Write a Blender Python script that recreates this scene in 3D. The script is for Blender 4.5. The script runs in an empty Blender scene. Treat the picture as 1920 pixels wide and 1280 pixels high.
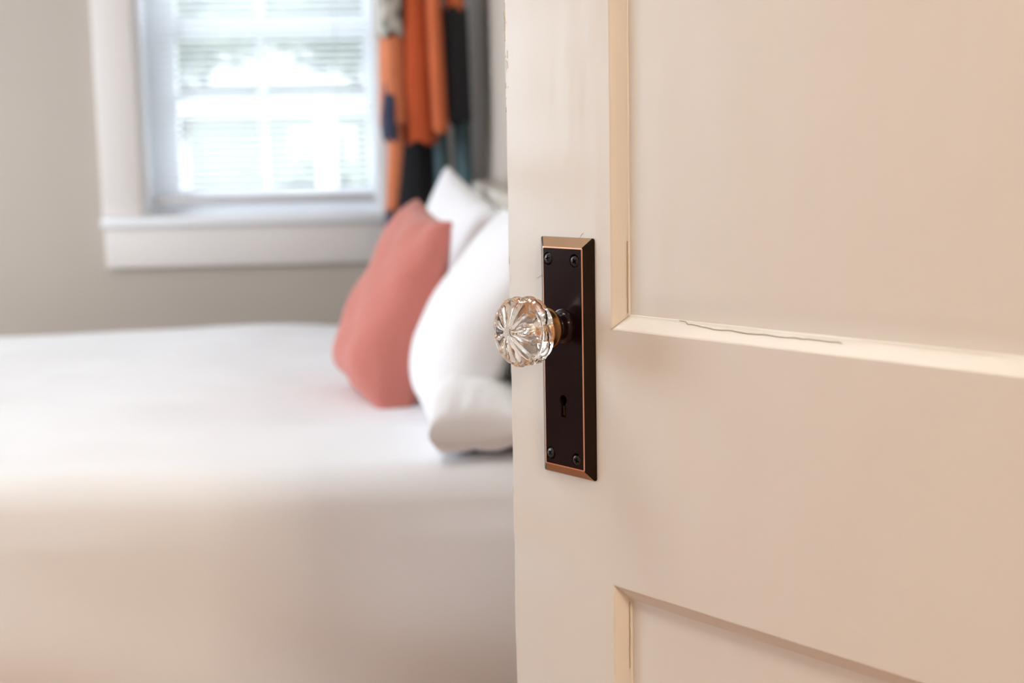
import bpy, bmesh, math, random
from mathutils import Vector, Matrix, noise

S = bpy.context.scene
COL = S.collection
R = math.radians

# ------------------------------------------------------------------ camera
LENS, FSTOP, FOCUS = 48.0, 5.0, 0.985
PITCH, ROLL, YAW = R(7.8), R(1.085), R(4.0)
CAM = Vector((0, 0, 1.10))
fw = Vector((math.sin(YAW) * math.cos(PITCH), math.cos(YAW) * math.cos(PITCH), -math.sin(PITCH)))
rt0 = Vector((math.cos(YAW), -math.sin(YAW), 0))
up0 = rt0.cross(fw)
rt = rt0 * math.cos(ROLL) - up0 * math.sin(ROLL)
up = rt0 * math.sin(ROLL) + up0 * math.cos(ROLL)
cd = bpy.data.cameras.new('camera')
cam = bpy.data.objects.new('camera', cd)
COL.objects.link(cam)
cam.matrix_world = Matrix(((rt.x, up.x, -fw.x, CAM.x), (rt.y, up.y, -fw.y, CAM.y), (rt.z, up.z, -fw.z, CAM.z), (0, 0, 0, 1)))
cd.sensor_width = 36
cd.lens = LENS
cd.clip_start = 0.02
cd.dof.use_dof = True
cd.dof.focus_distance = FOCUS
cd.dof.aperture_fstop = FSTOP
S.camera = cam

# ------------------------------------------------------------------ world, lights, exposure
w = bpy.data.worlds.new('overcast_sky')
S.world = w
w.use_nodes = True
bgn = w.node_tree.nodes['Background']
bgn.inputs[0].default_value = (0.86, 0.93, 1.0, 1)
bgn.inputs[1].default_value = 5.0


def area(name, loc, direction, sx, sy, power, color, portal=False):
    l = bpy.data.lights.new(name, 'AREA')
    l.shape = 'RECTANGLE'
    l.size, l.size_y = sx, sy
    l.energy = power
    l.color = color
    if portal:
        l.cycles.is_portal = True
    o = bpy.data.objects.new(name, l)
    COL.objects.link(o)
    o.location = loc
    o.rotation_euler = Vector(direction).to_track_quat('-Z', 'Y').to_euler()
    return o


DAY = (0.77, 0.885, 1.0)
area('daylight_left_window', (-3.42, 2.65, 1.45), (1, 0, -0.08), 1.5, 1.3, 52, DAY)
area('window_portal', (-0.454, 4.36, 1.5), (0, -1, 0), 0.72, 1.2, 1, (1, 1, 1), True)
area('bedroom_fill_light', (-0.70, 1.25, 2.37), (0, 0, -1), 0.45, 0.45, 11, (0.98, 0.98, 0.97))  # unseen fill added to brighten the bed side and the door
area('hall_ceiling_light', (0.80, -1.2, 2.37), (-0.1, 0.4, -1), 0.4, 0.4, 44, (1.0, 0.88, 0.68))

S.view_settings.view_transform = 'Standard'
S.view_settings.look = 'None'
S.view_settings.gamma = 1
S.view_settings.use_curve_mapping = False
S.view_settings.exposure = 0.01


# ------------------------------------------------------------------ helpers
def srgb(r, g, b):
    f = lambda c: (c / 12.92 if c <= 0.04045 else ((c + 0.055) / 1.055) ** 2.4)
    return (f(r / 255), f(g / 255), f(b / 255), 1)


def mat(name, col, rough=0.5, metal=0.0, bump=0.0, bscale=20, stretch=(1, 1, 1), var=0.0, vscale=6,
        spec=0.5, sheen=0.0, trans=0.0, ior=1.5, coat=0.0, coord='Object', bdist=0.001, detail=4):
    m = bpy.data.materials.new(name)
    m.use_nodes = True
    nt = m.node_tree
    b = nt.nodes['Principled BSDF']
    b.inputs['Base Color'].default_value = col
    b.inputs['Roughness'].default_value = rough
    b.inputs['Metallic'].default_value = metal
    b.inputs['Specular IOR Level'].default_value = spec
    b.inputs['IOR'].default_value = ior
    b.inputs['Transmission Weight'].default_value = trans
    b.inputs['Sheen Weight'].default_value = sheen
    b.inputs['Coat Weight'].default_value = coat
    tc = nt.nodes.new('ShaderNodeTexCoord')
    mp = nt.nodes.new('ShaderNodeMapping')
    mp.inputs['Scale'].default_value = stretch
    nt.links.new(tc.outputs[coord], mp.inputs[0])
    if bump > 0:
        n = nt.nodes.new('ShaderNodeTexNoise')
        n.inputs['Scale'].default_value = bscale
        n.inputs['Detail'].default_value = detail
        nt.links.new(mp.outputs[0], n.inputs['Vector'])
        bp = nt.nodes.new('ShaderNodeBump')
        bp.inputs['Strength'].default_value = bump
        bp.inputs['Distance'].default_value = bdist
        nt.links.new(n.outputs[0], bp.inputs['Height'])
        nt.links.new(bp.outputs[0], b.inputs['Normal'])
    if var > 0:
        n2 = nt.nodes.new('ShaderNodeTexNoise')
        n2.inputs['Scale'].default_value = vscale
        n2.inputs['Detail'].default_value = 3
        nt.links.new(mp.outputs[0], n2.inputs['Vector'])
        mx = nt.nodes.new('ShaderNodeMix')
        mx.data_type = 'RGBA'
        mx.inputs[6].default_value = tuple(c * (1 - var) for c in col[:3]) + (1,)
        mx.inputs[7].default_value = tuple(min(1, c * (1 + var)) for c in col[:3]) + (1,)
        nt.links.new(n2.outputs[0], mx.inputs[0])
        nt.links.new(mx.outputs[2], b.inputs['Base Color'])
    return m


def wood_floor_mat(name, c1, c2):
    m = mat(name, c1, 0.35, coord='Object')
    nt = m.node_tree
    b = nt.nodes['Principled BSDF']
    tc = [n for n in nt.nodes if n.type == 'TEX_COORD'][0]
    mp = nt.nodes.new('ShaderNodeMapping')
    mp.inputs['Scale'].default_value = (3, 40, 3)
    nt.links.new(tc.outputs['Object'], mp.inputs[0])
    n = nt.nodes.new('ShaderNodeTexNoise')
    n.inputs['Scale'].default_value = 2
    n.inputs['Detail'].default_value = 6
    nt.links.new(mp.outputs[0], n.inputs[0])
    r = nt.nodes.new('ShaderNodeValToRGB')
    r.color_ramp.elements[0].color = c1
    r.color_ramp.elements[0].position = 0.35
    r.color_ramp.elements[1].color = c2
    r.color_ramp.elements[1].position = 0.65
    nt.links.new(n.outputs[0], r.inputs[0])
    nt.links.new(r.outputs[0], b.inputs['Base Color'])
    return m


def translucent_mat(name, col, amount=0.4):
    m = mat(name, col, 0.5)
    nt = m.node_tree
    out = [n for n in nt.nodes if n.type == 'OUTPUT_MATERIAL'][0]
    b = nt.nodes['Principled BSDF']
    t = nt.nodes.new('ShaderNodeBsdfTranslucent')
    t.inputs[0].default_value = col
    mx = nt.nodes.new('ShaderNodeMixShader')
    mx.inputs[0].default_value = amount
    nt.links.new(b.outputs[0], mx.inputs[1])
    nt.links.new(t.outputs[0], mx.inputs[2])
    nt.links.new(mx.outputs[0], out.inputs[0])
    return m


M = {}
M['wall'] = mat('greige_wall_paint', srgb(198, 188, 177), 0.85, bump=0.15, bscale=160, var=0.02)
M['hall_wall'] = mat('warm_hall_wall_paint', srgb(226, 208, 186), 0.85, bump=0.1, bscale=160)
M['ceiling'] = mat('white_ceiling_paint', srgb(238, 234, 228), 0.9, bump=0.1, bscale=120)
M['trim'] = mat('white_trim_paint', srgb(238, 232, 228), 0.4, bump=0.2, bscale=30)
M['sash'] = mat('window_glare_white', srgb(247, 249, 252), 0.4)  # whiter copy of the trim paint, window glare put into its colour
M['door'] = mat('cream_door_paint', srgb(224, 219, 212), 0.42, bump=0.55, bscale=14, stretch=(2.2, 2.2, 0.7), var=0.012, vscale=9, bdist=0.002, detail=6)
M['floor'] = wood_floor_mat('oak_floor_boards', srgb(172, 116, 76), srgb(196, 140, 96))
M['comforter'] = mat('white_cotton_comforter', srgb(247, 247, 250), 0.9, bump=0.3, bscale=60, sheen=0.2)
M['pillow_white'] = mat('white_pillowcase', srgb(247, 247, 250), 0.9, bump=0.3, bscale=70, sheen=0.2)
M['pillow_pink'] = mat('dusty_coral_linen', srgb(207, 124, 112), 0.9, bump=0.4, bscale=200, sheen=0.25, var=0.05)
M['headboard'] = mat('painted_headboard', srgb(196, 190, 178), 0.5, bump=0.1)
M['mattress'] = mat('mattress_ticking', srgb(225, 222, 215), 0.9)
M['bronze'] = mat('oil_rubbed_bronze', (0.020, 0.008, 0.009, 1), 0.16, metal=0.55, bump=0.08, bscale=60, bdist=0.0004, spec=0.4)
M['bronze_side'] = mat('dark_bronze_bevel', (0.020, 0.010, 0.006, 1), 0.22, metal=0.7, bump=0.1, bscale=60, bdist=0.0004)
M['copper_face'] = mat('rubbed_copper_bevel', (0.42, 0.26, 0.16, 1), 0.3, metal=1.0, bump=0.15, bscale=120, bdist=0.0004, var=0.06, vscale=40)
M['copper'] = mat('bright_copper_edge', (0.95, 0.50, 0.32, 1), 0.3, metal=1.0)
M['brass'] = mat('aged_brass', (0.28, 0.15, 0.06, 1), 0.3, metal=1.0, var=0.2, vscale=60)
M['screw'] = mat('blackened_screw', (0.05, 0.045, 0.045, 1), 0.32, metal=0.8, bump=0.3, bscale=300, bdist=0.0004)
M['black'] = mat('dark_lock_interior', (0.006, 0.005, 0.004, 1), 0.6)
M['crack'] = mat('paint_crack_shadow_gap', srgb(192, 168, 142), 0.9)
M['chip'] = mat('raised_paint_ridge', srgb(250, 246, 238), 0.25)
M['glass'] = mat('pressed_crystal', (1.0, 0.985, 0.96, 1), 0.0, trans=1.0, ior=1.5)
M['pane'] = mat('window_glass', (1, 1, 1, 1), 0.0, trans=1.0, ior=1.0)
M['slat'] = translucent_mat('white_blind_slat', srgb(246, 248, 250), 0.6)
M['rail'] = mat('blind_rail_vinyl', srgb(205, 203, 204), 0.5)
M['silver'] = mat('silvered_socket', (0.9, 0.88, 0.85, 1), 0.12, metal=1.0)
M['lamp'] = mat('opal_lamp_glass', (1, 0.93, 0.84, 1), 0.4)
nb = M['lamp'].node_tree.nodes['Principled BSDF']
nb.inputs['Emission Color'].default_value = (1, 0.85, 0.68, 1)
nb.inputs['Emission Strength'].default_value = 1.2


def tag(o, label=None, cat=None, group=None, kind=None):
    if label: o['label'] = label
    if cat: o['category'] = cat
    if group: o['group'] = group
    if kind: o['kind'] = kind
    return o


def empty(name, loc=(0, 0, 0), rz=0, parent=None):
    o = bpy.data.objects.new(name, None)
    COL.objects.link(o)
    o.location = loc
    o.rotation_euler = (0, 0, rz)
    o.empty_display_size = 0.05
    if parent: o.parent = parent
    return o


def link(name, bm, material, parent=None, smooth=False, angle=None):
    me = bpy.data.meshes.new(name)
    bmesh.ops.recalc_face_normals(bm, faces=bm.faces)
    bm.to_mesh(me)
    bm.free()
    mats = material if isinstance(material, (list, tuple)) else [material]
    for mm in mats: me.materials.append(mm)
    if smooth or angle is not None:
        for p in me.polygons: p.use_smooth = True
    if angle is not None:
        me.set_sharp_from_angle(angle=R(angle))
    o = bpy.data.objects.new(name, me)
    COL.objects.link(o)
    if parent: o.parent = parent
    return o


def add_box(bm, x0, x1, y0, y1, z0, z1, bev=0.0, seg=2):
    r = bmesh.ops.create_cube(bm, size=1)
    vs = r['verts']
    for v in vs:
        v.co = Vector(((x0 + x1) / 2 + v.co.x * (x1 - x0), (y0 + y1) / 2 + v.co.y * (y1 - y0), (z0 + z1) / 2 + v.co.z * (z1 - z0)))
    if bev > 0:
        es = set(e for v in vs for e in v.link_edges)
        bmesh.ops.bevel(bm, geom=list(es), offset=bev, segments=seg, affect='EDGES', profile=0.5)
    return bm


def box(name, x0, x1, y0, y1, z0, z1, material, parent=None, bev=0.0, seg=2):
    bm = add_box(bmesh.new(), x0, x1, y0, y1, z0, z1, bev, seg)
    return link(name, bm, material, parent, angle=40 if bev else None)


def boxes(name, lst, material, parent=None):
    bm = bmesh.new()
    for b in lst: add_box(bm, *b)
    return link(name, bm, material, parent)


def struct(o):
    o['kind'] = 'structure'
    return o


def lathe(bm, prof, n=32, axis='y'):
    """prof: (t, r) pairs along axis, closed with caps"""
    rings = []
    for t, r in prof:
        ring = []
        for k in range(n):
            a = 2 * math.pi * k / n
            ring.append(bm.verts.new((r * math.cos(a), t, r * math.sin(a)) if axis == 'y' else (r * math.cos(a), r * math.sin(a), t)))
        rings.append(ring)
    for a, b in zip(rings, rings[1:]):
        for k in range(n):
            bm.faces.new((a[k], a[(k + 1) % n], b[(k + 1) % n], b[k]))
    bm.faces.new(rings[0])
    bm.faces.new(rings[-1][::-1])
    return bm


def tube(bm, pts, r, n=8):
    rings = []
    for i, p in enumerate(pts):
        p = Vector(p)
        d = (Vector(pts[min(i + 1, len(pts) - 1)]) - Vector(pts[max(i - 1, 0)])).normalized()
        a = d.orthogonal().normalized() if i == 0 else (a - d * a.dot(d)).normalized()
        b = d.cross(a)
        rr = r[i] if isinstance(r, (list, tuple)) else r
        rings.append([bm.verts.new(p + (a * math.cos(2 * math.pi * k / n) + b * math.sin(2 * math.pi * k / n)) * rr) for k in range(n)])
    for A, B in zip(rings, rings[1:]):
        for k in range(n):
            bm.faces.new((A[k], A[(k + 1) % n], B[(k + 1) % n], B[k]))
    bm.faces.new(rings[0]); bm.faces.new(rings[-1][::-1])
    return bm


def cut(o, cutters):
    """apply boolean differences without operators"""
    for c in cutters:
        md = o.modifiers.new('cut', 'BOOLEAN')
        md.operation = 'DIFFERENCE'
        md.solver = 'EXACT'
        md.object = c
    bpy.context.view_layer.update()
    dg = bpy.context.evaluated_depsgraph_get()
    me = bpy.data.meshes.new_from_object(o.evaluated_get(dg))
    o.modifiers.clear()
    o.data = me
    for c in cutters:
        bpy.data.objects.remove(c)
    return o


# ------------------------------------------------------------------ room shell
YW = 4.20          # window wall
XH = 0.224         # head wall
XL = -3.30         # left wall
YN0, YN1 = 0.30, 0.425   # wall with the doorway
HC = 2.45
DX0, DX1, DZ = -0.245, 0.535, 2.06

struct(box('floor', XL - 0.2, 1.6, -1.9, YW + 0.2, -0.1, 0.0, M['floor']))
struct(box('ceiling', XL - 0.2, 1.6, -1.9, YW + 0.2, HC, HC + 0.1, M['ceiling']))
wx0, wx1, wz0, wz1 = -0.815, -0.093, 0.930, 2.06       # window opening
struct(boxes('wall_back', [(XL - 0.15, wx0, YW, YW + 0.15, 0, HC), (wx1, 1.6, YW, YW + 0.15, 0, HC),
                           (wx0, wx1, YW, YW + 0.15, 0, wz0 - 0.02), (wx0, wx1, YW, YW + 0.15, wz1, HC)], M['wall']))
struct(box('wall_right', XH, XH + 0.12, 1.72, YW, 0, HC, M['wall']))
struct(boxes('wall_right_return', [(XH, 1.32, 1.60, 1.72, 0, HC), (1.20, 1.32, YN1, 1.60, 0, HC)], M['wall']))
# left wall with its own window (out of the picture on the left)
struct(boxes('wall_left', [(XL - 0.12, XL, YN1, 1.85, 0, HC), (XL - 0.12, XL, 3.45, YW, 0, HC),
                           (XL - 0.12, XL, 1.85, 3.45, 0, 0.78), (XL - 0.12, XL, 1.85, 3.45, 2.12, HC)], M['wall']))
struct(boxes('wall_front', [(XL - 0.12, DX0, YN0, YN1, 0, HC), (DX1, 1.32, YN0, YN1, 0, HC), (DX0, DX1, YN0, YN1, DZ, HC)], M['wall']))
struct(boxes('wall_hall', [(-1.32, -1.2, -1.8, YN0, 0, HC), (1.2, 1.32, -1.8, YN0, 0, HC), (-1.32, 1.32, -1.92, -1.8, 0, HC)], M['hall_wall']))
# door frame
df = struct(empty('trim_1', (DX0, YN0, 0)))
for nm, b in (('jamb', (0.0, 0.012, -0.002, 0.127, 0, DZ)), ('jamb', (0.768, 0.78, -0.002, 0.127, 0, DZ)), ('head_jamb', (0.012, 0.768, -0.002, 0.127, DZ - 0.012, DZ)),
              ('casing', (-0.10, 0.004, -0.02, 0.0, 0, DZ + 0.1)), ('casing', (0.776, 0.88, -0.02, 0.0, 0, DZ + 0.1)), ('head_casing', (0.004, 0.776, -0.02, 0.0, DZ - 0.004, DZ + 0.1)),
              ('casing', (-0.10, 0.004, 0.125, 0.143, 0, DZ + 0.1)), ('casing', (0.776, 0.88, 0.125, 0.143, 0, DZ + 0.1)), ('head_casing', (0.004, 0.776, 0.125, 0.143, DZ - 0.004, DZ + 0.1))):
    box(nm, *b, M['trim'], df, bev=0.002)
struct(box('lit_wall_strip', 0.166, XH, YW - 0.02, YW, 0.14, 2.2, M['trim'], bev=0.003))  # pale board added to stand for the lighter lit band of wall
struct(box('baseboard_back', XL, XH, YW - 0.018, YW, 0, 0.14, M['trim'], bev=0.003))
struct(box('baseboard_left', XL, XL + 0.018, YN1, YW - 0.02, 0, 0.14, M['trim'], bev=0.003))
struct(box('baseboard_right', XH - 0.018, XH, 1.72, YW - 0.02, 0, 0.14, M['trim'], bev=0.003))

# ------------------------------------------------------------------ window_1 in the back wall
w1 = struct(empty('window_1', (0, YW, 0)))
box('casing', wx0 - 0.115, wx0 + 0.003, -0.022, 0, 0.935, wz1 + 0.0, M['trim'], w1, bev=0.004)
box('casing', wx1 - 0.003, wx1 + 0.115, -0.022, 0, 0.935, wz1 + 0.0, M['trim'], w1, bev=0.004)
box('head_casing', wx0 - 0.13, wx1 + 0.13, -0.026, 0, wz1, wz1 + 0.13, M['trim'], w1, bev=0.004)
box('sill', wx0 - 0.118, wx1 + 0.118, -0.040, 0.055, 0.905, 0.934, M['sash'], w1, bev=0.006)
box('apron', wx0 - 0.112, wx1 + 0.112, -0.022, 0, 0.782, 0.905, M['trim'], w1, bev=0.004)
box('jamb', wx0 - 0.004, wx0 + 0.018, 0, 0.15, 0.932, wz1, M['sash'], w1)
box('jamb', wx1 - 0.018, wx1 + 0.004, 0, 0.15, 0.932, wz1, M['sash'], w1)
box('head_jamb', wx0 + 0.018, wx1 - 0.018, 0, 0.15, wz1 - 0.018, wz1, M['sash'], w1)
box('outer_sill', wx0 + 0.018, wx1 - 0.018, 0.055, 0.19, 0.915, 0.950, M['sash'], w1, bev=0.004)


def sash(z0, z1, y, rows):
    sx0, sx1 = wx0 + 0.018, wx1 - 0.018
    cx = (sx0 + sx1) / 2
    s = box('sash_stile', sx0, sx0 + 0.088, y, y + 0.035, z0, z1, M['sash'], w1, bev=0.004)
    box('sash_stile', sx1 - 0.030, sx1, y, y + 0.035, z0, z1, M['sash'], w1, bev=0.004)
    box('sash_rail', sx0 + 0.088, sx1 - 0.03, y, y + 0.035, z0, z0 + 0.055, M['sash'], w1, bev=0.004)
    box('sash_rail', sx0 + 0.088, sx1 - 0.03, y, y + 0.035, z1 - 0.04, z1, M['sash'], w1, bev=0.004)
    box('muntin', cx - 0.011, cx + 0.011, y + 0.005, y + 0.03, z0 + 0.055, z1 - 0.04, M['sash'], w1)
    for zz in rows:
        box('muntin', sx0 + 0.088, sx1 - 0.03, y + 0.004, y + 0.031, zz - 0.011, zz + 0.011, M['sash'], w1)
    box('pane', sx0 + 0.085, sx1 - 0.028, y + 0.016, y + 0.019, z0 + 0.05, z1 - 0.035, M['pane'], w1)


sash(0.950, 1.50, 0.085, [1.285])
sash(1.475, 2.042, 0.121, [1.77])

# blind
bl = tag(empty('window_blind', (0, YW + 0.028, 0)), 'white horizontal-slat blind lowered over the bedroom window', 'blind')
bx0, bx1 = wx0 + 0.028, wx1 - 0.020
box('head_rail', bx0, bx1, -0.02, 0.018, 2.005, 2.040, M['rail'], bl, bev=0.002)
box('bottom_rail', bx0 + 0.003, bx1 - 0.003, -0.013, 0.013, 0.966, 0.992, M['rail'], bl, bev=0.003)


def slat_mesh():
    bm = bmesh.new()
    pts = []
    for k in range(6):
        t = k / 5 * 2 - 1
        pts.append((t * 0.0118, 0.0012 * (1 - t * t) - t * 0.0050))
    top = [(bm.verts.new((bx0, y, z)), bm.verts.new((bx1, y, z))) for y, z in pts]
    bot = [(bm.verts.new((bx0, y, z - 0.0005)), bm.verts.new((bx1, y, z - 0.0005))) for y, z in pts]
    for g in (top, bot):
        for a, b in zip(g, g[1:]):
            bm.faces.new((a[0], a[1], b[1], b[0]))
    bm.faces.new((top[0][0], top[0][1], bot[0][1], bot[0][0]))
    bm.faces.new((top[-1][0], top[-1][1], bot[-1][1], bot[-1][0]))
    return bm


sl0 = link('slat', slat_mesh(), M['slat'], bl, smooth=True)
z = 1.010
sl0.location.z = z
while z < 1.98:
    z += 0.0205
    c = sl0.copy()
    COL.objects.link(c)
    c.location.z = z
for fx in (0.16, 0.84):
    box('ladder_cord', bx0 + (bx1 - bx0) * fx - 0.001, bx0 + (bx1 - bx0) * fx + 0.001, -0.0150, -0.0135, 0.99, 2.01, M['rail'], bl)

# window_2, left wall
w2 = struct(empty('window_2', (XL, 0, 0)))
for nm, b in (('casing', (0, 0.02, 1.75, 1.86, 0.78, 2.12)), ('casing', (0, 0.02, 3.44, 3.55, 0.78, 2.12)), ('head_casing', (0, 0.024, 1.73, 3.57, 2.12, 2.24)),
              ('sill', (-0.02, 0.05, 1.73, 3.57, 0.75, 0.78)), ('apron', (0, 0.02, 1.76, 3.54, 0.64, 0.75)),
              ('mullion', (-0.10, -0.06, 2.62, 2.68, 0.78, 2.12)), ('sash_rail', (-0.10, -0.06, 1.85, 3.45, 1.43, 1.47)),
              ('sash_rail', (-0.10, -0.06, 1.85, 3.45, 0.78, 0.83)), ('sash_rail', (-0.10, -0.06, 1.85, 3.45, 2.07, 2.12))):
    box(nm, *b, M['trim'], w2, bev=0.002)

# ------------------------------------------------------------------ garden outside the window
M['grass'] = mat('lawn', srgb(120, 128, 104), 0.9, var=0.25, vscale=3)
M['bush'] = mat('pale_bush_leaves', srgb(138, 150, 122), 0.8, var=0.3, vscale=5, bump=0.6, bscale=9, bdist=0.05)
M['bush2'] = mat('grey_green_leaves', srgb(132, 140, 124), 0.8, var=0.3, vscale=4)
M['bark'] = mat('tree_bark', srgb(120, 112, 104), 0.9, bump=0.5)
M['porch'] = mat('porch_white', srgb(240, 240, 240), 0.6)
tag(box('lawn', -40, 30, YW + 0.3, 90, -0.7, -0.5, M['grass']), 'pale green lawn seen blurred through the window', 'lawn', kind='structure')
rng = random.Random(5)


def leafy(name, c, rad, n, leaf, material, parent, seed):
    rn = random.Random(seed)
    bm = bmesh.new()
    for _ in range(n):
        while True:
            p = Vector((rn.uniform(-1, 1), rn.uniform(-1, 1), rn.uniform(-1, 1)))
            if 0.35 < p.length < 1: break
        p = Vector(c) + Vector((p.x * rad[0], p.y * rad[1], p.z * rad[2]))
        a = Vector((rn.gauss(0, 1), rn.gauss(0, 1), rn.gauss(0, 1))).normalized()
        b = a.orthogonal().normalized()
        s = leaf * rn.uniform(0.6, 1.3)
        q = [p + a * s, p + b * s * 0.45, p - a * s, p - b * s * 0.45]
        bm.faces.new([bm.verts.new(v) for v in q])
    o = link(name, bm, material, parent)
    o['kind'] = 'stuff'
    return o


for (bx, by, rad, mm, lab) in ((-1.25, 8.6, (0.42, 0.4, 0.62), 'bush', 'rounded green shrub behind the left window panes'),
                               (-0.62, 9.6, (0.42, 0.4, 0.85), 'bush2', 'tall grey green shrub between window middle and porch post'),
                               (0.05, 11.0, (0.6, 0.4, 0.7), 'bush', 'wide green shrub to the right of the porch post')):
    t = tag(empty('shrub', (bx, by, -0.5)), lab, 'shrub')
    leafy('foliage', (0, 0, rad[2] * 0.95), rad, 2600, 0.09, M[mm], t, int(by * 10))
    bm = bmesh.new()
    tube(bm, [(0, 0, 0), (0.03, 0.02, 0.3), (0, 0, 0.7)], [0.05, 0.035, 0.015])
    link('stem', bm, M['bark'], t)
for (bx, by, h, lab) in ((-2.1, 11.4, 3.1, 'tree with grey forked trunk behind the left window panes'), (-0.3, 14.5, 3.3, 'tall pale tree far behind the upper right window panes')):
    t = tag(empty('garden_tree', (bx, by, -0.5)), lab, 'tree')
    bm = bmesh.new()
    tube(bm, [(0, 0, 0), (0.05, 0, h * 0.4), (0.0, 0, h * 0.7), (0.1, 0, h)], [0.12, 0.09, 0.07, 0.03], 10)
    tube(bm, [(0.03, 0, h * 0.45), (0.4, 0.1, h * 0.7), (0.7, 0.1, h * 1.0)], [0.06, 0.04, 0.02])
    tube(bm, [(0.03, 0, h * 0.55), (-0.4, -0.1, h * 0.8), (-0.6, -0.1, h * 1.05)], [0.05, 0.035, 0.02])
    link('trunk', bm, M['bark'], t, smooth=True)
    leafy('foliage', (0, 0, h * 0.98), (1.3, 1.1, 0.85), 2400, 0.10, M['bush'], t, int(by))
M['siding'] = mat('pale_house_siding', srgb(142, 146, 138), 0.7)
M['roof'] = mat('grey_roof_shingles', srgb(150, 150, 152), 0.9)
nh = tag(empty('house', (-4.6, 22, -0.5)), 'pale neighbouring house beyond the garden', 'house')
box('wall', -2.2, 5.0, 0, 5, 0, 2.7, M['siding'], nh)
bm = bmesh.new()
vs = [bm.verts.new(c) for c in ((-2.5, -0.4, 2.7), (5.3, -0.4, 2.7), (5.3, 5.4, 2.7), (-2.5, 5.4, 2.7), (-2.5, 2.5, 4.6), (5.3, 2.5, 4.6))]
for f in ((0, 1, 5, 4), (2, 3, 4, 5), (0, 4, 3), (1, 2, 5), (3, 2, 1, 0)): bm.faces.new([vs[k] for k in f])
link('roof', bm, M['roof'], nh)
for xx in (0.6, 3.2):
    wf = box('window', xx - 0.5, xx + 0.5, -0.05, 0.0, 0.9, 2.1, M['porch'], nh)
    box('pane', xx - 0.42, xx + 0.42, -0.07, -0.05, 0.98, 2.02, M['roof'], wf)
pr = tag(empty('porch_railing', (-1.0, 6.0, -0.5)), 'white porch railing with square posts outside the bedroom window', 'railing')
box('top_rail', -1.0, 1.4, -0.04, 0.04, 1.78, 1.85, M['porch'], pr)
box('bottom_rail', -1.0, 1.4, -0.03, 0.03, 0.35, 0.41, M['porch'], pr)
for xx in (-0.65, 0.63):
    box('post', xx - 0.04, xx + 0.04, -0.04, 0.04, 0, 1.78, M['porch'], pr)

# ------------------------------------------------------------------ bed
BZ = 0.64
BY0, BY1 = 2.03, 3.72
BX0, BX1 = -1.90, 0.160
bed = tag(empty('bed', (0, 0, 0)), 'wide bed with pale headboard under the white comforter', 'bed')
box('mattress', BX0 + 0.05, BX1 - 0.005, BY0 + 0.05, BY1 - 0.05, 0.34, BZ - 0.035, M['mattress'], bed, bev=0.05, seg=4)
box('bed_frame', BX0 + 0.04, BX1 + 0.005, BY0 + 0.06, BY1 - 0.06, 0.20, 0.338, M['headboard'], bed, bev=0.01)
for xx in (BX0 + 0.12, BX1 - 0.12):
    for yy in (BY0 + 0.14, BY1 - 0.14):
        box('leg', xx - 0.035, xx + 0.035, yy - 0.035, yy + 0.035, 0, 0.20, M['headboard'], bed, bev=0.004)
hb = box('headboard', BX1 + 0.008, BX1 + 0.055, BY0 + 0.0, BY1 + 0.03, 0.02, 1.0, M['headboard'], bed, bev=0.008)
box('headboard_cap', BX1 + 0.002, BX1 + 0.061, BY0 - 0.02, BY1 + 0.05, 1.0, 1.03, M['headboard'], bed, bev=0.006)


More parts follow.
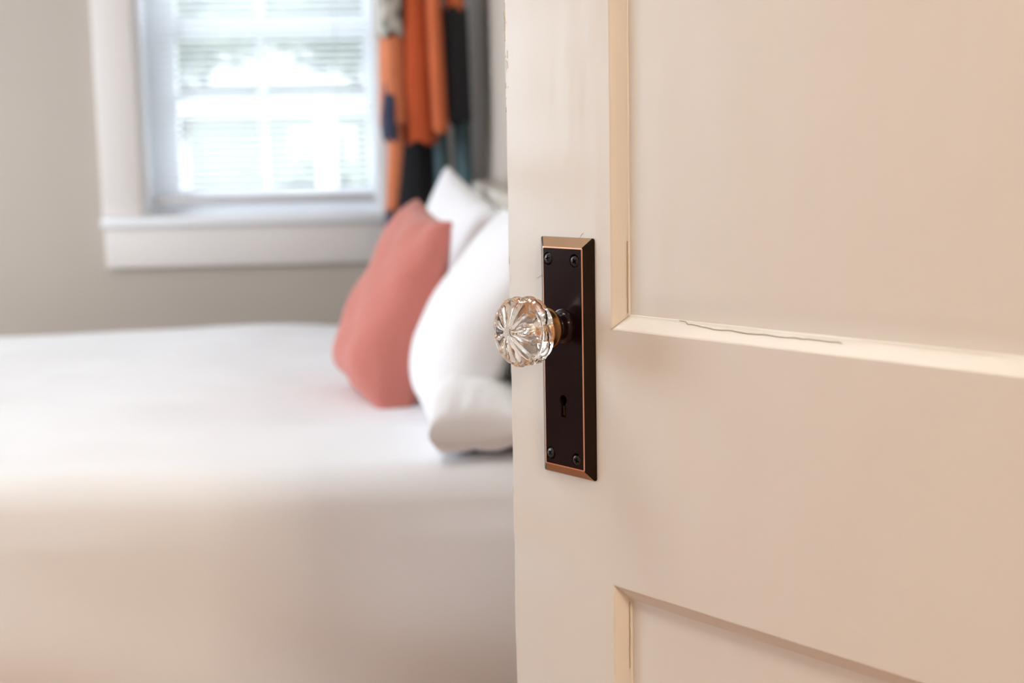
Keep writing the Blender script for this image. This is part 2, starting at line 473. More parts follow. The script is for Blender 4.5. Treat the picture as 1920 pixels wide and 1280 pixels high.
def comforter():
    # cross profile in (y, z): far drape, top, near drape
    r = 0.075
    prof = []
    y1, y0 = BY1 + 0.03, BY0 - 0.03
    for k in range(14): prof.append((y1 + 0.02 * (1 - k / 13), 0.14 + (BZ - r - 0.14) * k / 13, 2))
    for k in range(1, 7):
        a = k / 6 * math.pi / 2
        prof.append((y1 - r + r * math.cos(a), BZ - r + r * math.sin(a), 1))
    nt_ = 64
    for k in range(1, nt_): prof.append((y1 - r - (y1 - y0 - 2 * r) * k / nt_, BZ, 0))
    for k in range(0, 7):
        a = k / 6 * math.pi / 2
        prof.append((y0 + r - r * math.sin(a), BZ - r + r * math.cos(a), 1))
    for k in range(1, 26): prof.append((y0 - 0.03 * (k / 25), BZ - r - (BZ - r - 0.10) * k / 25, 3))
    nx = 150
    x0, x1 = BX0 - 0.02, BX1 + 0.002
    bm = bmesh.new()
    grid = []
    for i in range(nx + 1):
        u = i / nx
        x = x0 + (x1 - x0) * u
        row = []
        for (y, z, kd) in prof:
            p = Vector((x * 1.3, y * 3.2, z * 2))
            n1 = noise.noise(p * 1.6)
            n2 = noise.noise(Vector((x * 2.3 + y * 1.2, y * 7.0, 3.1)))
            n3 = noise.noise(Vector((x * 5, y * 16 + 3 * n1, 9.0)))
            if kd in (0, 1):
                f = 1.0 if kd == 0 else 0.6
                dz = (0.010 * n1 + 0.013 * n2 + 0.004 * n3) * f
                # puffier towards the far edge in the middle of the bed
                dz += 0.022 * math.exp(-((y - 3.5) / 0.25) ** 2) * math.exp(-((x + 0.42) / 0.28) ** 2)
                dz += 0.006 * math.exp(-((y - 3.6) / 0.2) ** 2)
                row.append(bm.verts.new((x, y, z + dz)))
            else:
                depth = (BZ - z) / BZ
                # long soft diagonal folds hanging down
                ph = x * 7.5 + (BZ - z) * (5.0) + 1.2 * noise.noise(Vector((x * 1.5, z * 2, 4)))
                fold = math.sin(ph) * 0.026 * depth + 0.024 * noise.noise(Vector((x * 3 + z * 2.5, z * 3.5, 1.0))) * min(1, depth * 2.5)
                sgn = -1 if kd == 3 else 1
                row.append(bm.verts.new((x, y + sgn * (fold + 0.035 * depth * (1 - depth)), z)))
        grid.append(row)
    for a, b in zip(grid, grid[1:]):
        for k in range(len(prof) - 1):
            bm.faces.new((a[k], a[k + 1], b[k + 1], b[k]))
    o = link('comforter', bm, M['comforter'], smooth=True)
    md = o.modifiers.new('thick', 'SOLIDIFY')
    md.thickness = 0.012
    md.offset = -1
    return tag(o, 'white comforter spread over the bed and hanging down its near side', 'comforter')


comforter()


def pillow(name, wdt, hgt, thk, centre, uax, vax, material, label, cat, seed=0, wr=0.006, pinch=0.07, group=None, back=1.0, slump=0.0, full=0.42):
    u_ = Vector(uax).normalized()
    v_ = Vector(vax)
    v_ = (v_ - u_ * v_.dot(u_)).normalized()
    n_ = u_.cross(v_)
    fs = 1 if n_.x < 0 else -1
    N_ = 44
    bm = bmesh.new()
    sheets = []
    for s in (1, -1):
        g = []
        for i in range(N_ + 1):
            row = []
            for j in range(N_ + 1):
                # denser towards the seams
                u = math.sin((i / N_ - 0.5) * math.pi)
                v = math.sin((j / N_ - 0.5) * math.pi)
                if s == -1 and (i in (0, N_) or j in (0, N_)):
                    row.append(sheets[0][i][j]); continue
                px = u * wdt / 2 * (1 - pinch * (1 - v * v) * abs(u))
                pz = v * hgt / 2 * (1 - pinch * (1 - u * u) * abs(v))
                vm = -slump
                vv = (v - vm) / (1 - vm) if v > vm else (v - vm) / (1 + vm)
                bulge = (max(0, (1 - u * u)) * max(0, (1 - vv * vv))) ** full
                # heavier towards the bottom
                bulge *= 1.0 - 0.22 * v
                e = 1 - max(abs(u), abs(v))
                wrk = noise.noise(Vector((u * 2.2 + seed, v * 2.2, s * 1.7))) * wr * 1.6
                ca = math.atan2(v, u)
                wrk += math.sin(ca * 17 + seed) * wr * 0.6 * math.exp(-e * 7) * min(1, e * 14) * (abs(u * v) ** 0.7 * 1.5 + 0.25)
                d = s * (thk / 2 * bulge) * (1 if s == fs else back) + wrk * min(1, e * 8)
                row.append(bm.verts.new(u_ * px + v_ * pz + n_ * d))
            g.append(row)
        sheets.append(g)
    for s, g in enumerate(sheets):
        for i in range(N_):
            for j in range(N_):
                q = [g[i][j], g[i + 1][j], g[i + 1][j + 1], g[i][j + 1]]
                bm.faces.new(q if s == 0 else q[::-1])
    o = link(name, bm, material, smooth=True)
    o.location = centre
    tag(o, label, cat, group)
    return o


# far white pillow, pointed upper corner
pillow('pillow', 0.56, 0.36, 0.19, (0.112, 3.015, 0.851), (-0.20, 0.96, 0.17), (0.16, -0.15, 0.96), M['pillow_white'],
       'white pillow with one corner standing up behind the coral cushion', 'pillow', seed=3, back=0.3, full=0.34)
# coral cushion
pillow('throw_pillow', 0.33, 0.385, 0.21, (-0.014, 2.665, 0.812), (-0.18, 0.98, 0.10), (0.26, 0.02, 0.95), M['pillow_pink'],
       'dusty coral square throw pillow leaning on the white pillows', 'throw pillow', seed=8, wr=0.007, back=0.4, slump=0.45, full=0.32)
# large white leaning pillow
pillow('pillow', 0.55, 0.42, 0.215, (0.142, 2.375, 0.83), (0.0, 1, 0.02), (0.42, 0, 0.91), M['pillow_white'],
       'large plump white pillow leaning between the coral cushion and the door', 'pillow', seed=11, back=0.35, slump=0.25, full=0.36)
# small pillow at the bed's near edge
pillow('pillow', 0.34, 0.165, 0.13, (0.100, 2.185, 0.688), (0.03, 1, 0.0), (1, -0.03, 0.04), M['pillow_white'],
       'low white pillow slumped at the bed edge below the large pillow', 'pillow', seed=17, back=0.8, full=0.3)


# ------------------------------------------------------------------ clothes rail beside the window
def cloth_mat(name, c, var=0.12):
    return mat(name, srgb(*c), 0.85, bump=0.3, bscale=120, var=var, vscale=14, sheen=0.1)


M['peach'] = cloth_mat('peach_orange_cotton', (226, 134, 92))
M['rust'] = cloth_mat('rust_orange_cotton', (190, 78, 30))
M['orange'] = cloth_mat('orange_cotton', (218, 112, 66))
M['ink'] = cloth_mat('black_cotton', (22, 22, 26))
M['navy'] = cloth_mat('navy_wool', (52, 58, 84))
M['teal'] = cloth_mat('dusty_teal_jersey', (96, 122, 128))
M['print'] = cloth_mat('grey_printed_voile', (160, 156, 148))
nt = M['print'].node_tree
vr = nt.nodes.new('ShaderNodeTexVoronoi'); vr.inputs['Scale'].default_value = 22
tcx = [n for n in nt.nodes if n.type == 'TEX_COORD'][0]
nt.links.new(tcx.outputs['Object'], vr.inputs['Vector'])
rp = nt.nodes.new('ShaderNodeValToRGB')
rp.color_ramp.elements[0].color = srgb(70, 68, 66); rp.color_ramp.elements[0].position = 0.2
rp.color_ramp.elements[1].color = srgb(205, 200, 190); rp.color_ramp.elements[1].position = 0.5
nt.links.new(vr.outputs['Distance'], rp.inputs[0])
nt.links.new(rp.outputs[0], nt.nodes['Principled BSDF'].inputs['Base Color'])

ROD_Y, ROD_Z = 3.95, 1.93


def garment_bm(levels, seed, nfold=7, amp=0.22):
    """levels: (z, x left, x right, half width in y)"""
    bm = bmesh.new()
    n = 72
    L = []
    for (a, b) in zip(levels, levels[1:]):
        for k in range(8):
            t = k / 8
            t = t * t * (3 - 2 * t) if False else t
            L.append([a[q] * (1 - t) + b[q] * t for q in range(4)])
    L.append(list(levels[-1]))
    rings = []
    for (z, xa, xb, hy) in L:
        xc, hx = (xa + xb) / 2, (xb - xa) / 2
        ring = []
        for k in range(n):
            th = 2 * math.pi * k / n
            c, s = math.cos(th), math.sin(th)
            cx = math.copysign(abs(c) ** 0.7, c); sy = math.copysign(abs(s) ** 0.85, s)
            w_ = 1 + amp * 0.5 * math.sin(nfold * th + seed + 1.3 * noise.noise(Vector((z * 2.5, seed, 0)))) + 0.12 * noise.noise(Vector((c * 2, s * 2 + seed, z * 5)))
            ring.append(bm.verts.new((xc + hx * cx * w_, hy * sy * (0.9 + 0.1 * w_), z + 0.006 * math.sin(5 * th + seed))))
        rings.append(ring)
    for a, b in zip(rings, rings[1:]):
        for k in range(n):
            bm.faces.new((a[k], a[(k + 1) % n], b[(k + 1) % n], b[k]))
    bm.faces.new(rings[0][::-1])
    return bm


def hanger(x, y, label):
    """wire hanger hooked over the rod, its shoulders inside the garment"""
    dy = y - ROD_Y
    h = tag(empty('clothes_hanger', (x, ROD_Y, ROD_Z)), label, 'hanger', 'wire hangers on the clothes rail')
    bm = bmesh.new()
    hook = [(0, -0.0145 * math.cos(R(a)), 0.0145 * math.sin(R(a))) for a in range(-20, 181, 20)]
    tube(bm, hook + [(0, dy * 0.5 + 0.006, -0.05), (0, dy, -0.10)], 0.0018, 8)
    link('hook', bm, M['silver'], h, smooth=True)
    w_ = 0.05 if abs(dy) < 0.06 else 0.03
    bm = bmesh.new()
    tube(bm, [(0, dy - w_, -0.15), (0, dy - w_ * 0.5, -0.118), (0, dy, -0.10), (0, dy + w_ * 0.5, -0.118), (0, dy + w_, -0.15)], 0.0025, 8)
    link('shoulder_bar', bm, M['silver'], h, smooth=True)


def garment(name, parts, label, cat, y=ROD_Y, seed=0):
    """parts: list of (part name, levels, material)"""
    top = parts[-1][1][0]
    hanger((top[1] + top[2]) / 2, y, 'wire hanger above the ' + label.split(' hanging')[0].split(' with')[0].split(' at ')[0])
    if len(parts) == 1:
        o = link(name, garment_bm(parts[0][1], seed), parts[0][2], smooth=True)
        o.location = (0, y, 0)
        o.modifiers.new('thick', 'SOLIDIFY').thickness = 0.002
        return tag(o, label, cat, 'clothes hanging beside the window')
    r = tag(empty(name, (0, y, 0)), label, cat, 'clothes hanging beside the window')
    for k, (pn, lv, mm) in enumerate(parts):
        o = link(pn, garment_bm(lv, seed + k), mm, r, smooth=True)
        o.modifiers.new('thick', 'SOLIDIFY').thickness = 0.002
    return r


rail = tag(empty('clothes_rail', (0, ROD_Y, ROD_Z)), 'short metal clothes rail fixed in the corner beside the window', 'clothes rail')
bm = bmesh.new(); tube(bm, [(-0.13, 0, 0), (XH - 0.002, 0, 0)], 0.011, 14); link('rod', bm, M['silver'], rail, smooth=True)
bm = bmesh.new(); tube(bm, [(-0.12, 0.0, 0), (-0.12, 0.0, 0.14), (-0.12, 0.03, 0.16), (-0.12, 0.225, 0.16)], 0.008, 10); link('bracket', bm, M['silver'], rail, smooth=True)

TOP = 1.80
garment('dress', [('skirt', [(1.43, -0.080, -0.012, 0.088), (1.30, -0.083, -0.010, 0.095), (1.185, -0.086, -0.008, 0.102)], M['peach']),
                  ('bodice', [(TOP, -0.060, -0.026, 0.06), (1.74, -0.080, -0.014, 0.116), (1.60, -0.084, -0.012, 0.102), (1.425, -0.086, -0.010, 0.095)], M['print'])],
        'dress with grey printed bodice and peach skirt nearest the window', 'dress', y=ROD_Y - 0.05, seed=1)
garment('dress', [('cloth', [(TOP, 0.005, 0.035, 0.06), (1.74, -0.018, 0.058, 0.109), (1.50, -0.018, 0.058, 0.102), (1.30, -0.020, 0.062, 0.109), (1.135, -0.020, 0.070, 0.116)], M['rust'])],
        'deep rust orange dress hanging second from the window', 'dress', y=ROD_Y - 0.04, seed=4)
garment('shirt', [('cloth', [(TOP, 0.062, 0.086, 0.06), (1.74, 0.044, 0.094, 0.109), (1.50, 0.044, 0.094, 0.102), (1.30, 0.046, 0.098, 0.102), (1.165, 0.050, 0.104, 0.109)], M['orange'])],
        'lighter orange shirt hanging between the rust dress and black coat', 'shirt', y=ROD_Y - 0.05, seed=6)
garment('coat', [('body', [(1.50, 0.094, 0.160, 0.095), (1.35, 0.096, 0.163, 0.095), (1.19, 0.098, 0.164, 0.095)], M['ink']),
                 ('collar', [(TOP, 0.112, 0.140, 0.06), (1.74, 0.102, 0.152, 0.102), (1.60, 0.102, 0.154, 0.095), (1.495, 0.102, 0.156, 0.095)], M['orange'])],
        'black coat with orange shoulders at the corner end of the rail', 'coat', y=ROD_Y - 0.03, seed=9)
garment('trousers', [('cloth', [(1.80, -0.010, 0.045, 0.04), (1.2, -0.020, 0.052, 0.045), (1.10, -0.034, 0.060, 0.05), (0.95, -0.047, 0.060, 0.05), (0.80, -0.05, 0.058, 0.05)], M['ink'])],
        'long black trousers hanging below the rust dress', 'trousers', y=ROD_Y + 0.115, seed=12)
garment('scarf', [('cloth', [(1.80, -0.050, -0.036, 0.02), (1.30, -0.058, -0.028, 0.02), (1.16, -0.064, -0.024, 0.03), (1.10, -0.066, -0.028, 0.03), (0.95, -0.076, -0.046, 0.03)], M['peach'])],
        'narrow peach scarf end hanging below the dress nearest the window', 'scarf', y=ROD_Y - 0.11, seed=15)
garment('scarf', [('cloth', [(1.80, -0.050, -0.036, 0.02), (1.50, -0.05, -0.02, 0.03), (1.21, -0.085, -0.028, 0.09), (1.15, -0.080, -0.028, 0.09), (1.125, -0.05, -0.032, 0.02), (0.97, -0.060, -0.035, 0.02), (0.945, -0.078, -0.016, 0.05), (0.83, -0.084, -0.004, 0.05)], M['navy'])],
        'navy blue scarf hanging lowest beside the window sill', 'scarf', y=ROD_Y - 0.07, seed=18)
garment('shirt', [('cloth', [(1.80, 0.070, 0.090, 0.04), (1.20, 0.060, 0.100, 0.045), (1.02, 0.062, 0.106, 0.045), (0.90, 0.062, 0.108, 0.045)], M['teal'])],
        'dusty teal shirt tail hanging below the orange shirt', 'shirt', y=ROD_Y + 0.115, seed=21)
garment('shirt', [('cloth', [(1.80, 0.120, 0.140, 0.04), (1.20, 0.124, 0.172, 0.045), (1.02, 0.128, 0.178, 0.045), (0.90, 0.13, 0.18, 0.045)], M['teal'])],
        'grey teal shirt hanging below the black coat', 'shirt', y=ROD_Y + 0.115, seed=24)

# ------------------------------------------------------------------ the open door
D = Vector((-0.59762515, 0.80177564, 0))
ang = math.atan2(D.y, D.x)
door = struct(empty('door_1', (0.52511, 0.43808, 0), ang))
tag(door, 'cream painted panelled door standing open, filling the right half')
DW, TH = 0.760, 0.035
ST = 0.112                       # stile width
Z0, Z1, Z2, Z3, ZT = 0.25, 0.787, 0.975, 1.90, 2.03
dm = M['door']


def stile(x0, x1, wob_side):
    bm = bmesh.new()
    nz = 240
    r = 0.003
    rings = []
    for i in range(nz + 1):
        z = 0.01 + (ZT - 0.01) * i / nz
        wob = 0.0011 * noise.noise(Vector((z * 5.0, 1.0, 0))) + 0.0007 * noise.noise(Vector((z * 17, 2.0, 0))) + 0.0004 * noise.noise(Vector((z * 60, 3.0, 0)))
        wy = 0.0004 * noise.noise(Vector((z * 30, 7.0, 0)))
        xe = x1 + wob if wob_side else x1
        pts = [(x0, -TH), (x0, 0.0)]
        for k in range(6):
            a = k / 5 * math.pi / 2
            pts.append((xe - r + r * math.sin(a), -r + r * math.cos(a) + (wy if k else 0)))
        pts += [(xe, -TH + 0.002), (xe - 0.002, -TH)]
        rings.append([bm.verts.new((px, py, z)) for px, py in pts])
    n = len(rings[0])
    for a, b in zip(rings, rings[1:]):
        for k in range(n):
            bm.faces.new((a[k], a[(k + 1) % n], b[(k + 1) % n], b[k]))
    bm.faces.new(rings[0][::-1]); bm.faces.new(rings[-1])
    return link('stile', bm, dm, door, angle=35)


stile(DW - ST, DW, True)
box('stile', 0, ST, -TH, 0, 0.01, ZT, dm, door, bev=0.001)
for a, b in ((0.01, Z0), (Z1, Z2), (Z3, ZT)):
    box('rail', ST, DW - ST, -TH, 0, a, b, dm, door)
PD = 0.0085                      # recess of the panels


def panel(z0, z1):
    x0, x1 = ST, DW - ST
    # field with a shallow sunk margin
    bm = bmesh.new()
    steps = [(0.0105, -PD - 0.0001), (0.0150, -PD - 0.0007), (0.0200, -PD - 0.0005), (0.0250, -PD), (0.03, -PD), (0.06, -PD)]
    loops = []
    for ins, y in steps:
        loops.append([bm.verts.new(c) for c in ((x0 + ins, y, z0 + ins), (x1 - ins, y, z0 + ins), (x1 - ins, y, z1 - ins), (x0 + ins, y, z1 - ins))])
    for a, b in zip(loops, loops[1:]):
        for k in range(4): bm.faces.new((a[k], a[(k + 1) % 4], b[(k + 1) % 4], b[k]))
    bm.faces.new(loops[-1])
    back = [bm.verts.new(c) for c in ((x0 + 0.0105, -TH + 0.009, z0 + 0.0105), (x1 - 0.0105, -TH + 0.009, z0 + 0.0105), (x1 - 0.0105, -TH + 0.009, z1 - 0.0105), (x0 + 0.0105, -TH + 0.009, z1 - 0.0105))]
    for k in range(4): bm.faces.new((back[k], back[(k + 1) % 4], loops[0][(k + 1) % 4], loops[0][k]))
    bm.faces.new(back[::-1])
    link('panel', bm, dm, door, angle=30)
    # mitred sticking, four pieces
    prof = [(0.0, 0.0), (0.0010, -0.0004), (0.0016, -0.0012), (0.0045, -0.0036), (0.0085, -0.0070), (0.0096, -0.0076), (0.0104, -0.0080), (0.0110, -PD - 0.0004), (0.0110, -0.020), (0.0, -0.020)]
    corners = [(x0, z0, 1, 1), (x1, z0, -1, 1), (x1, z1, -1, -1), (x0, z1, 1, -1)]
    for k in range(4):
        a, b = corners[k], corners[(k + 1) % 4]
        bm = bmesh.new()
        nn = 60
        rows = []
        for i in range(nn + 1):
            t = i / nn
            row = []
            for q, (ins, y) in enumerate(prof):
                pa = Vector((a[0] + a[2] * ins, y, a[1] + a[3] * ins)); pb = Vector((b[0] + b[2] * ins, y, b[1] + b[3] * ins))
                p = pa.lerp(pb, t)
                if 1 < q < 8:
                    p.y += 0.0005 * noise.noise(Vector((p.x * 30, p.z * 30, q * 0.4)))
                row.append(bm.verts.new(p))
            rows.append(row)
        for r0, r1 in zip(rows, rows[1:]):
            for q in range(len(prof)):
                q2 = (q + 1) % len(prof)
                bm.faces.new((r0[q], r0[q2], r1[q2], r1[q]))
        bm.faces.new(rows[0]); bm.faces.new(rows[-1][::-1])
        link('molding', bm, dm, door, angle=30)


panel(Z2, Z3)
panel(Z0, Z1)


def U(u): return 0.72 - u


def crack(pts, wid, name='paint_crack', m=None, lift=0.0002):
    """thin strip following pts (u, y, z) on the door"""
    bm = bmesh.new()
    prev = None
    n = len(pts)
    for i, (u, y, z) in enumerate(pts):
        a = Vector((U(pts[max(i - 1, 0)][0]), pts[max(i - 1, 0)][2])); b = Vector((U(pts[min(i + 1, n - 1)][0]), pts[min(i + 1, n - 1)][2]))
        d = (b - a).normalized(); nn = Vector((-d.y, d.x))
        w_ = wid * (0.35 + 0.65 * math.sin(math.pi * (i + 0.3) / n))
        p = Vector((U(u), z))
        q = [bm.verts.new((p.x + nn.x * w_ * s, y + l, p.y + nn.y * w_ * s)) for s, l in ((-1, -0.0006), (0, lift), (1, -0.0006))]
        if prev:
            for k in range(2): bm.faces.new((prev[k], prev[k + 1], q[k + 1], q[k]))
        prev = q
    return link(name, bm, m or M['crack'], door, smooth=True)


rn = random.Random(2)
def prof_y(ins):
    pr_ = [(0.0, 0.0), (0.0010, -0.0004), (0.0016, -0.0012), (0.0045, -0.0036), (0.0085, -0.0070), (0.0096, -0.0076), (0.0104, -0.0080), (0.0110, -PD - 0.0004)]
    for (a, ya), (b, yb) in zip(pr_, pr_[1:]):
        if a <= ins <= b: return ya + (yb - ya) * (ins - a) / (b - a)
    return -PD
# along the bottom molding of the upper panel
pts = []
for i in range(46):
    t = i / 45
    u = 0.130 + 0.135 * t
    ins = 0.0095 - 0.002 * min(1, t * 4) + 0.0004 * rn.uniform(-1, 1) + (0.002 if t < 0.05 else 0)
    ins = min(ins, 0.0105)
    pts.append((u, prof_y(ins) + 0.0006, Z2 + ins))
crack(pts, 0.00017)
# mitre crack
crack([(0.072 + 0.001 * k + 0.0002 * rn.uniform(-1, 1), prof_y(0.001 * k) + 0.0006, Z2 + 0.001 * k) for k in range(11)], 0.00014)
# vertical crack on the left molding
crack([(0.072 + 0.0098 + 0.0002 * rn.uniform(-1, 1), prof_y(0.0098) + 0.0006, Z2 + 0.012 + 0.003 * k) for k in range(18)], 0.00009)
crack([(0.072 + 0.0096 + 0.0002 * rn.uniform(-1, 1), prof_y(0.0096) + 0.0006, Z1 - 0.012 - 0.003 * k) for k in range(18)], 0.00009)
# raised paint ridges along the latch edge and beside the plate
for k in range(26):
    zc = rn.choice([rn.uniform(1.13, 1.21)] * 3 + [rn.uniform(0.72, 1.13)])
    uu = -0.0395 + rn.uniform(0.0005, 0.0045)
    ln = rn.uniform(0.001, 0.006)
    crack([(uu + 0.0003 * rn.uniform(-1, 1), 0.0, zc + ln * j / 4) for j in range(5)], 0.00022, 'paint_ridge', M['chip'], 0.0003)
crack([(-0.008 + 0.0016 * j, 0.0, 1.0075 + 0.0004 * j + (0.0012 if j > 3 else 0)) for j in range(6)], 0.0002, 'paint_ridge', M['chip'], 0.0003)
crack([(0.0415 + 0.0007 * j, 0.0, 1.0402 + 0.0007 * j) for j in range(5)], 0.0002, 'paint_ridge', M['chip'], 0.0003)

# ---- back plate
PW, PZ0, PZ1, PT, PB = 0.0563, 0.8616, 1.0393, 0.0061, 0.0074
plate = empty('backplate', (U(PW), 0, 0), 0, door)
tag(plate, 'dark bronze rectangular backplate with copper edges')
bm = bmesh.new()


def rr(x0, x1, z0, z1, r, y, n=4):
    c = []
    for (cx, cz, a0) in ((x1 - r, z1 - r, 0), (x0 + r, z1 - r, 90), (x0 + r, z0 + r, 180), (x1 - r, z0 + r, 270)):
        for k in range(n + 1):
            a = R(a0 + 90 * k / n)
            c.append((cx + r * math.cos(a), y, cz + r * math.sin(a)))
    return c


e = 0.0005
layers = [rr(0, PW, PZ0, PZ1, 0.0018, 0.0), rr(0, PW, PZ0, PZ1, 0.0018, 0.0009),
          rr(PB - e, PW - PB + e, PZ0 + PB - e, PZ1 - PB + e, 0.0009, PT - 0.0004),
          rr(PB + e, PW - PB - e, PZ0 + PB + e, PZ1 - PB - e, 0.0006, PT)]
L = [[bm.verts.new(c) for c in l] for l in layers]
n = len(L[0])
for li, (a, b) in enumerate(zip(L, L[1:])):
    for k in range(n):
        f = bm.faces.new((a[k], a[(k + 1) % n], b[(k + 1) % n], b[k]))
        mid = (a[k].co + a[(k + 1) % n].co) / 2
        if li == 1:
            horiz = abs(a[k].co.z - a[(k + 1) % n].co.z) < 1e-6
            f.material_index = 2 if horiz else 1
        elif li == 2:
            f.material_index = 3
        else:
            f.material_index = 1
f = bm.faces.new(L[-1]); f.material_index = 0
bm.faces.new(L[0][::-1])
body = link('plate_body', bm, [M['bronze'], M['bronze_side'], M['copper_face'], M['copper']], plate)
# cutters for keyhole and countersinks (world aligned through the parent)
bpy.context.view_layer.update()


def cutter(bm):
    return link('cutter', bm, M['black'], plate)


kx, kz = PW - 0.0276, 0.9195
cuts = []
bm = bmesh.new()
lathe(bm, [(0.0012, 0.0036), (0.02, 0.0036)], 28)
bmesh.ops.translate(bm, verts=bm.verts, vec=(kx, 0, kz))
cuts.append(cutter(bm))
bm = bmesh.new()
vs = []
for y in (0.0012, 0.02):
    vs.append([bm.verts.new(c) for c in ((kx - 0.0021, y, kz), (kx + 0.0021, y, kz), (kx + 0.0027, y, kz - 0.0130), (kx - 0.0027, y, kz - 0.0130))])
bm.faces.new(vs[0]); bm.faces.new(vs[1][::-1])
for k in range(4): bm.faces.new((vs[0][k], vs[0][(k + 1) % 4], vs[1][(k + 1) % 4], vs[1][k]))
cuts.append(cutter(bm))
SCR = [(PW - 0.0130, 1.0234), (PW - 0.0413, 1.0230), (PW - 0.0130, 0.8771), (PW - 0.0410, 0.8762)]
for sx, sz in SCR:
    bm = bmesh.new()
    lathe(bm, [(PT - 0.0030, 0.0028), (PT - 0.0002, 0.0049), (PT + 0.004, 0.0052)], 28)
    bmesh.ops.translate(bm, verts=bm.verts, vec=(sx, 0, sz))
    cuts.append(cutter(bm))
cut(body, cuts)
# lock metal seen through the keyhole
bm = bmesh.new()
add_box(bm, kx - 0.0030, kx + 0.0030, 0.0009, 0.0030, kz - 0.0128, kz - 0.0085, 0.0003)
add_box(bm, kx + 0.0012, kx + 0.0024, 0.0009, 0.0042, kz - 0.0125, kz - 0.0050, 0.0002)
link('lock_spring', bm, M['brass'], plate)
for i, (sx, sz) in enumerate(SCR):
    bm = bmesh.new()
    lathe(bm, [(0, 0.0014), (0.0030, 0.0036), (0.0036, 0.0038), (0.0040, 0.0034), (0.0041, 0.0015)], 32)
    s = link('screw', bm, M['screw'], plate, angle=50)
    rz = R(12 + 20 * i)
    s.location = (sx, PT - 0.0036, sz)
    bpy.context.view_layer.update()
    cc = []
    for k in range(2):
        b2 = bmesh.new()
        add_box(b2, -0.0022, 0.0022, 0.0022, 0.006, -0.00055, 0.00055)
        c = link('cutter', b2, M['black'], plate)
        c.location = s.location
        c.rotation_euler = (R(0), rz + k * R(90), 0)
        cc.append(c)
    cut(s, cc)
    s.rotation_euler = (R([5, -6, 4, -7][i]), 0, R([4, 8, -3, 6][i]))

# ---- knob
KZ = 0.9745
knob = empty('doorknob', (U(0.0285), 0, KZ), 0, door)
tag(knob, 'faceted clear glass doorknob on a brass collar')
bm = bmesh.new()
NS = 144
prof = [  # t, r, rim scallop amount, face flute depth
    (0.0568, 0.0032, 0.0, 0.0), (0.0572, 0.0045, 0.0, 0.0002), (0.0574, 0.0068, 0.0, 0.0010), (0.0571, 0.0100, 0.0, 0.0016), (0.0562, 0.0140, 0.01, 0.0020),
    (0.0548, 0.0180, 0.02, 0.0018), (0.0530, 0.0212, 0.04, 0.0012), (0.0512, 0.0233, 0.06, 0.0006), (0.0492, 0.0246, 0.075, 0.0), (0.0470, 0.0250, 0.075, 0.0),
    (0.0452, 0.0240, 0.07, 0.0), (0.0436, 0.0222, 0.05, 0.0), (0.0424, 0.0214, 0.04, 0.0), (0.0410, 0.0218, 0.04, 0.0), (0.0396, 0.0234, 0.05, 0.0),
    (0.0376, 0.0245, 0.065, 0.0), (0.0354, 0.0244, 0.065, 0.0), (0.0336, 0.0230, 0.06, 0.0), (0.0318, 0.0200, 0.04, 0.0), (0.0306, 0.0165, 0.02, 0.0), (0.0300, 0.0140, 0.0, 0.0), (0.0299, 0.0062, 0, 0)]
rings = []
for t, r, am, fl in prof:
    ring = []
    for k in range(NS):
        th = 2 * math.pi * k / NS + R(9)
        lobe = abs(math.cos(6 * th))            # twelve lobes, cusped valleys
        petal = lobe ** 0.6
        rad = r * 1.02 * (1 - am * 0.62 * (1 - petal))
        tt = t + (0.0022 if t > 0.031 else 0) - fl * (math.sin(lobe * math.pi / 2)) * 1.0
        ring.append(bm.verts.new((rad * math.cos(th), tt, rad * math.sin(th))))
    rings.append(ring)
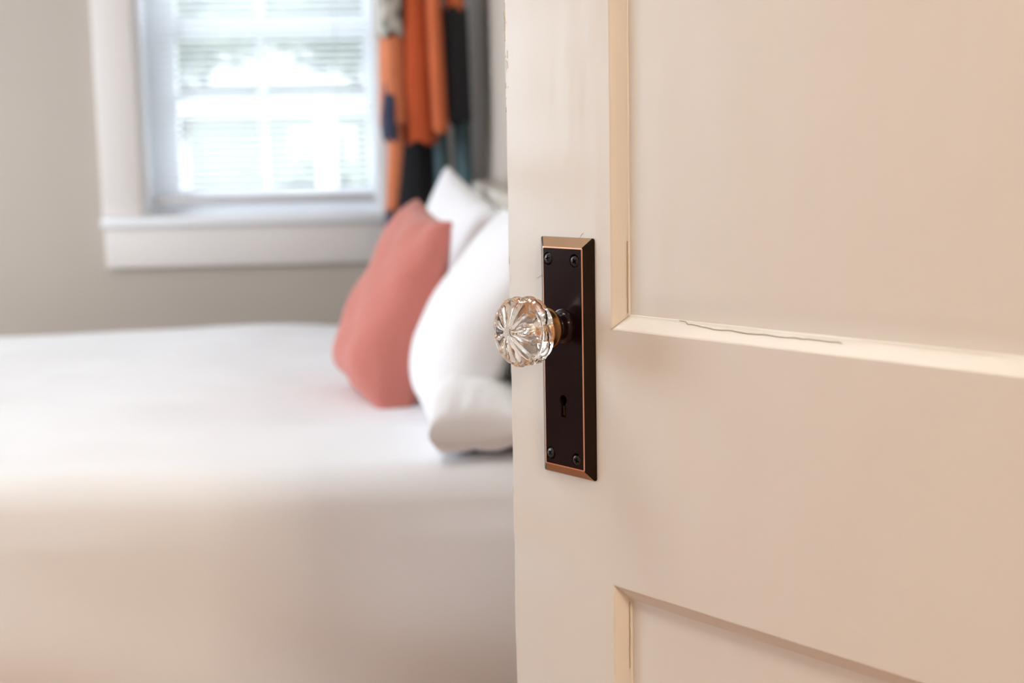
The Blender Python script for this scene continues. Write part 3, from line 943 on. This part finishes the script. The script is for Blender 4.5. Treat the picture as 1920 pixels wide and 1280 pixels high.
# shank socket moulded into the back
for (t, r) in ((0.0390, 0.0060), (0.0405, 0.0040)):
    rings.append([bm.verts.new((r * math.cos(2 * math.pi * k / NS + R(9)), t, r * math.sin(2 * math.pi * k / NS + R(9)))) for k in range(NS)])
for a, b in zip(rings, rings[1:]):
    for k in range(NS):
        bm.faces.new((a[k], a[(k + 1) % NS], b[(k + 1) % NS], b[k]))
bm.faces.new(rings[0]); bm.faces.new(rings[-1][::-1])
g = link('glass_knob', bm, M['glass'], knob, angle=28)
bm = bmesh.new()
lathe(bm, [(0.0295, 0.0135), (0.02985, 0.0138), (0.02988, 0.0058), (0.0380, 0.0056), (0.0388, 0.0036)], 32)
link('socket', bm, M['silver'], knob, angle=30)
bm = bmesh.new()
lathe(bm, [(0.0185, 0.0060), (0.0190, 0.0125), (0.0205, 0.0146), (0.0220, 0.0150), (0.0225, 0.0142), (0.0240, 0.0140), (0.0285, 0.0150), (0.0296, 0.0152), (0.0297, 0.0142)], 64)
link('collar', bm, M['brass'], knob, angle=40)
bm = bmesh.new()
lathe(bm, [(0.0130, 0.0052), (0.0190, 0.0052)], 32)
add_box(bm, 0.0035, 0.0062, 0.0142, 0.0165, -0.0012, 0.0012, 0.0003)
link('shank', bm, M['brass'], knob, angle=40)
bm = bmesh.new()
lathe(bm, [(PT - 0.0004, 0.0128), (0.0068, 0.0127), (0.0074, 0.0104), (0.0088, 0.0094), (0.0108, 0.0092), (0.0130, 0.0096), (0.0146, 0.0098), (0.0154, 0.0094), (0.0158, 0.0084), (0.0136, 0.0056)], 48)
link('rosette', bm, M['bronze'], knob, angle=50)

# ------------------------------------------------------------------ ceiling lamps (above the picture; the bedroom one is added fill)
def ceiling_lamp(x, y, label):
    hl = tag(empty('ceiling_lamp', (x, y, HC)), label, 'lamp')
    bm = bmesh.new(); lathe(bm, [(0.0, 0.15), (-0.02, 0.16), (-0.03, 0.15)], 40, 'z'); link('base', bm, M['silver'], hl, angle=40)
    bm = bmesh.new(); lathe(bm, [(-0.03, 0.14), (-0.045, 0.138), (-0.06, 0.10), (-0.066, 0.02)], 40, 'z'); link('shade', bm, M['lamp'], hl, smooth=True)


ceiling_lamp(0.80, -1.2, 'round opal lamp on the hall ceiling')
ceiling_lamp(-0.70, 1.25, 'unseen round opal lamp added on the bedroom ceiling for fill light')  # fixture added to go with the bedroom fill light
